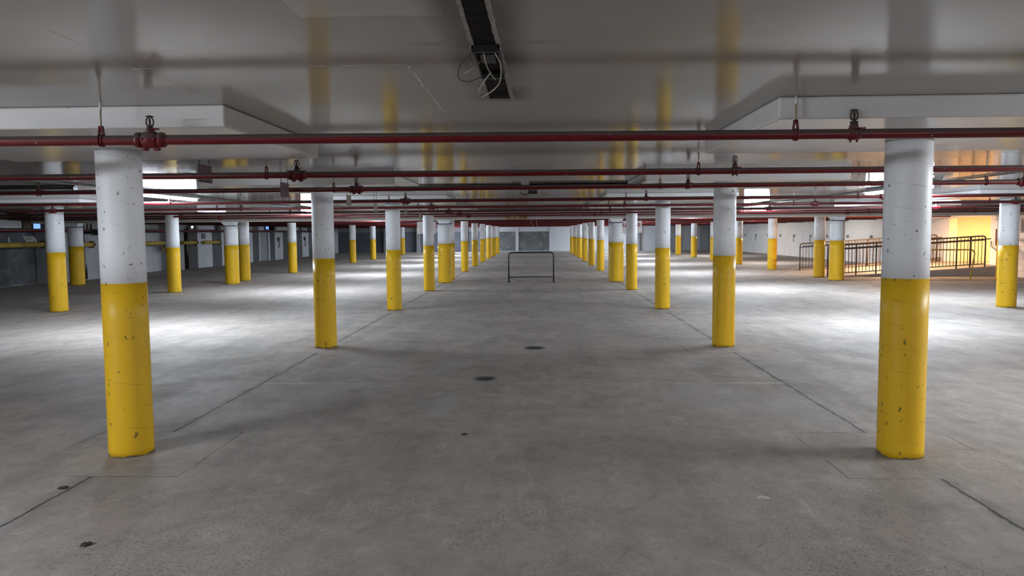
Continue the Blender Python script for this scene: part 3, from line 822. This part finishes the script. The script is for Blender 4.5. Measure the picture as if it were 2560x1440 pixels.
MB().box(-.22, -.08, -.024, -.018, .05, .15).build('faded_patch', M_SIGNW, t); MB().box(-.02, .07, -.024, -.018, .03, .09).build('faded_patch', M_SIGNW, t)
for s in (-.3, .3): MB().tube([(s,-.026,.09),(s,-.018,.09)], .012, 8).build('bolt', M_DARKMET, t)
tag(MB().tube(smooth_curve([(-.26,27,2.2),(-.22,27,1.97),(-.12,27,1.83),(-.06,27,1.79),(-.01,27,1.84),(-.03,27,1.98),(-.05,27,2.2),(-.05,27,SLAB)]), .010, 8).build('hanging_cable', M_WIRE), 'loose loop of pale cable hanging beyond the beam, right of the yellow board', 'cable')

# ------------------------------------------------------------------ black hoop barrier in the aisle
t = thing('hoop_barrier', 'black steel hoop barrier standing in the middle of the aisle', 'barrier', (-.21, 24.2, 0))
MB().tube(fillet([(-.72,0,.0),(-.72,0,.96),(.72,0,.96),(.72,0,0)], .12, 8), .024, 12).build('hoop', M_BLACK, t)
MB().tube([(-.70,0,.175),(.70,0,.175)], .020, 10).build('lower_bar', M_BLACK, t)
for s in (-.72, .72): MB().lathe([(.075,0),(.075,.010),(.03,.014)], s, 0, 16).build('foot_plate', M_BLACK, t)

# ------------------------------------------------------------------ ramp, railings
XA, XB, RH = 9.85, XWR-.003, .345
def rz(x): return max(0, min(1, (x-XA)/(XB-XA))) * RH
rp = MB()
rp.hexa([(XA,26.0,-.01),(XB,26.0,-.01),(XB,29.95,-.01),(XA,29.95,-.01)], [(XA,26.0,.004),(XB,26.0,RH),(XB,29.95,RH),(XA,29.95,.004)])
rp.hexa([(XA,29.95,-.01),(XB,29.95,-.01),(XB,30.15,-.01),(XA,30.15,-.01)], [(XA,29.95,.06),(XB,29.95,RH+.16),(XB,30.15,RH+.16),(XA,30.15,.06)])
tag(rp.build('access_ramp', M_RAMP), 'low concrete ramp lit orange, rising to the passage at right', 'ramp')
def railing(label, y, x0, x1, posts):
    t = thing('railing', label, 'railing', (x0, y, 0))
    L = x1 - x0
    zt = lambda u: rz(x0+u) + 1.05
    zb = lambda u: rz(x0+u) + .10
    MB().tube(fillet([(0,0,rz(x0)),(0,0,zt(0)),(L,0,zt(L)),(L,0,rz(x1))], .10, 6), .024, 10).build('top_rail', M_RAIL, t)
    MB().tube([(0,0,zt(0)-.14),(L,0,zt(L)-.14)], .018, 8).build('middle_rail', M_RAIL, t)
    MB().tube([(0,0,zb(0)),(L,0,zb(L))], .018, 8).build('bottom_rail', M_RAIL, t)
    hr = MB(); hr.tube([(.1,-.09,zt(0)-.10),(L+.12,-.09,zt(L)-.10)], .019, 8)
    for u in posts: hr.tube([(u,0,zt(u)-.16),(u,-.09,zt(u)-.11)], .008, 6)
    hr.build('handrail', M_RAIL, t)
    for u in posts: MB().tube([(u,0,rz(x0+u)),(u,0,zt(u))], .025, 8).build('post', M_RAIL, t)
    n = int(L/.115); first = None
    for i in range(1, n):
        u = L*i/n
        if first is None:
            first = o = MB().tube([(0,0,0),(0,0,.95)], .0105, 6).build('baluster', M_RAIL, t)
        else: o = first.copy(); COL.objects.link(o); o.parent = t
        o.location = (u, 0, zb(u))
    return t
railing('front brown railing of the ramp, nearer the camera', 26.08, 9.9, 15.15, (.12, .95, 1.62, 3.2, 4.3, 4.75))
railing('rear brown railing of the ramp, against the white block wall', 29.85, 10.25, 15.5, (1.3, 2.6, 3.9))
t = thing('bent_rail', 'low yellowish bent pipe rail standing before the ramp', 'railing', (12.85, 24.4, 0))
MB().tube(fillet([(-.95,0,0),(-.86,0,.94),(1.02,0,.94),(.88,0,0)], .14, 8), .022, 10).build('rail_pipe', M_YPIPE, t)
for s in (-.95, .88): MB().lathe([(.07,0),(.07,.01),(.03,.014)], s, 0, 14).build('foot_plate', M_YPIPE, t)
t = thing('wall_cabinet', 'narrow red cabinet sticking out from right wall beside the passage', 'cabinet', (XWR, 26.2, 1.0))
MB().box(-.16, -.001, -.03, .03, 0, .60).build('cabinet_body', M_RED, t, bevel=.004); MB().box(-.19, -.16, -.035, .035, .02, .58).build('cabinet_door', M_RED, t)
tag(MB().tube([(XWR-.05,26.7,1.17),(XWR-.05,26.7,.98),(XWR-.05,25.75,.60)], .02, 8).build('wall_handrail', M_CONDUIT), 'short sloping grey handrail on the right wall by the passage', 'handrail')
t = thing('electrical_panel', 'dark electrical panel on right wall behind the nearest stout right column', 'panel', (XWR, 24.6, 1.45))
MB().box(-.12, -.001, -.45, .45, 0, .5).build('panel_box', M_PANELP, t, bevel=.006); MB().box(-.13, -.12, -.38, .38, .05, .42).build('panel_door', M_DARKMET, t)
t = thing('wall_shelf', 'pale ledge on the right wall below the electrical panel', 'shelf', (XWR, 24.6, 1.12))
MB().box(-.3, -.001, -.7, .7, .10, .16).build('board', M_WLIGHT, t); MB().box(-.2, -.001, -.4, -.36, -.05, .10).build('bracket', M_DARKMET, t)

# ------------------------------------------------------------------ floor bits
for nm, px, py, r in (('round iron drain cover in the aisle floor, nearer one', -.58, 8.18, .105), ('round iron drain cover in the aisle floor, farther one', -.05, 10.38, .12)):
    t = thing('floor_drain', nm, 'drain', (px, py, 0), 0, 'drain covers in the aisle floor')
    MB().lathe([(r*1.35,.0005),(r*1.3,.003),(r*1.02,.003)], 0, 0, 24).build('rim', M_RIM, t)
    mb = MB(); mb.lathe([(r,.0032),(r*.97,.006),(r*.2,.005)], 0, 0, 24)
    for a in range(6): 
        w = a*PI/3; mb.box(.5*r*math.cos(w)-.008, .5*r*math.cos(w)+.008, .5*r*math.sin(w)-.008, .5*r*math.sin(w)+.008, .005, .008)
    mb.build('cover', M_DRAIN, t)
def scrap(name, label, cat, px, py, a, b, h, mat, seed):
    random.seed(seed); m = MB(); n = 14; ring = []; top = []
    for i in range(n):
        w = 2*PI*i/n; q = random.uniform(.75, 1.15)
        ring.append((a*q*math.cos(w), b*q*math.sin(w), .0006)); top.append((a*q*.7*math.cos(w), b*q*.7*math.sin(w), h*random.uniform(.7, 1.2)))
    for i in range(n):
        j = (i+1) % n; m.quad([ring[i], ring[j], top[j], top[i]], True)
    m.quad(top, True)
    tag(m.build(name, mat, loc=(px, py, 0)), label, cat)
scrap('leaf', 'dark curled dry leaf on the floor at lower left', 'leaf', -2.35, 3.73, .035, .03, .012, M_LEAF, 1)
scrap('leaf', 'small dark scrap on the floor left of near left column', 'leaf', -3.03, 4.6, .03, .035, .008, M_LEAF, 2)
scrap('leaf', 'tiny dark scrap on the aisle floor', 'leaf', -.59, 5.89, .03, .02, .006, M_LEAF, 3)
scrap('concrete_chip', 'pale chipped spot of concrete on the floor before near right column', 'concrete', 1.34, 4.47, .05, .03, .006, M_CHIP, 4)

# ------------------------------------------------------------------ passage lamp (sodium)
def area(name, loc, sx, sy, power, col, rot=(0,0,0)):
    l = bpy.data.lights.new(name, 'AREA'); l.shape = 'RECTANGLE'; l.size = sx; l.size_y = sy; l.energy = power; l.color = col
    o = bpy.data.objects.new(name, l); COL.objects.link(o); o.location = loc; o.rotation_euler = rot; return o
t = thing('ceiling_lamp', 'shallow square ceiling lamp giving orange light above the ramp', 'light', (12.9, 28.0, 2.28))
MB().box(-.16, .16, -.16, .16, .01, SLAB-2.28).build('lamp_box', M_HOUSING, t, bevel=.01)
area('passage_lamp', (17.1, 27.2, 2.28), .6, 1.2, 185, (1.0, .50, .15))
area('ramp_lamp', (12.9, 28.0, 2.285), .28, .28, 260, (1.0, .62, .34))

# ------------------------------------------------------------------ world, camera, view
w = bpy.data.worlds.new('world'); sc.world = w; w.use_nodes = True
w.node_tree.nodes['Background'].inputs[0].default_value = (.02,.022,.025,1); w.node_tree.nodes['Background'].inputs[1].default_value = 0.0
cam = bpy.data.cameras.new('camera'); co = bpy.data.objects.new('camera', cam); COL.objects.link(co)
cam.sensor_fit = 'HORIZONTAL'; cam.sensor_width = 36; cam.lens = 1884.9459*36/2560; cam.clip_end = 200
Rv = Vector((0.99939831, 0.0336808, -0.00828424)); Uv = Vector((0.00578869, 0.07352753, 0.99727639)); Fv = Vector((-0.03419818, 0.99672429, -0.07328832))
mt = Matrix((Rv, Uv, -Fv)).transposed().to_4x4(); mt.translation = (0, 0, 1.6); co.matrix_world = mt
sc.camera = co
sc.view_settings.view_transform = 'Standard'; sc.view_settings.look = 'None'
sc.view_settings.gamma = 1.0; sc.view_settings.use_curve_mapping = False; sc.view_settings.exposure = 0.61
sc.cycles.max_bounces = 6; sc.cycles.diffuse_bounces = 5; sc.cycles.glossy_bounces = 3; sc.cycles.transmission_bounces = 0
sc.cycles.sample_clamp_indirect = 6; sc.cycles.adaptive_threshold = .03; sc.cycles.caustics_reflective = False
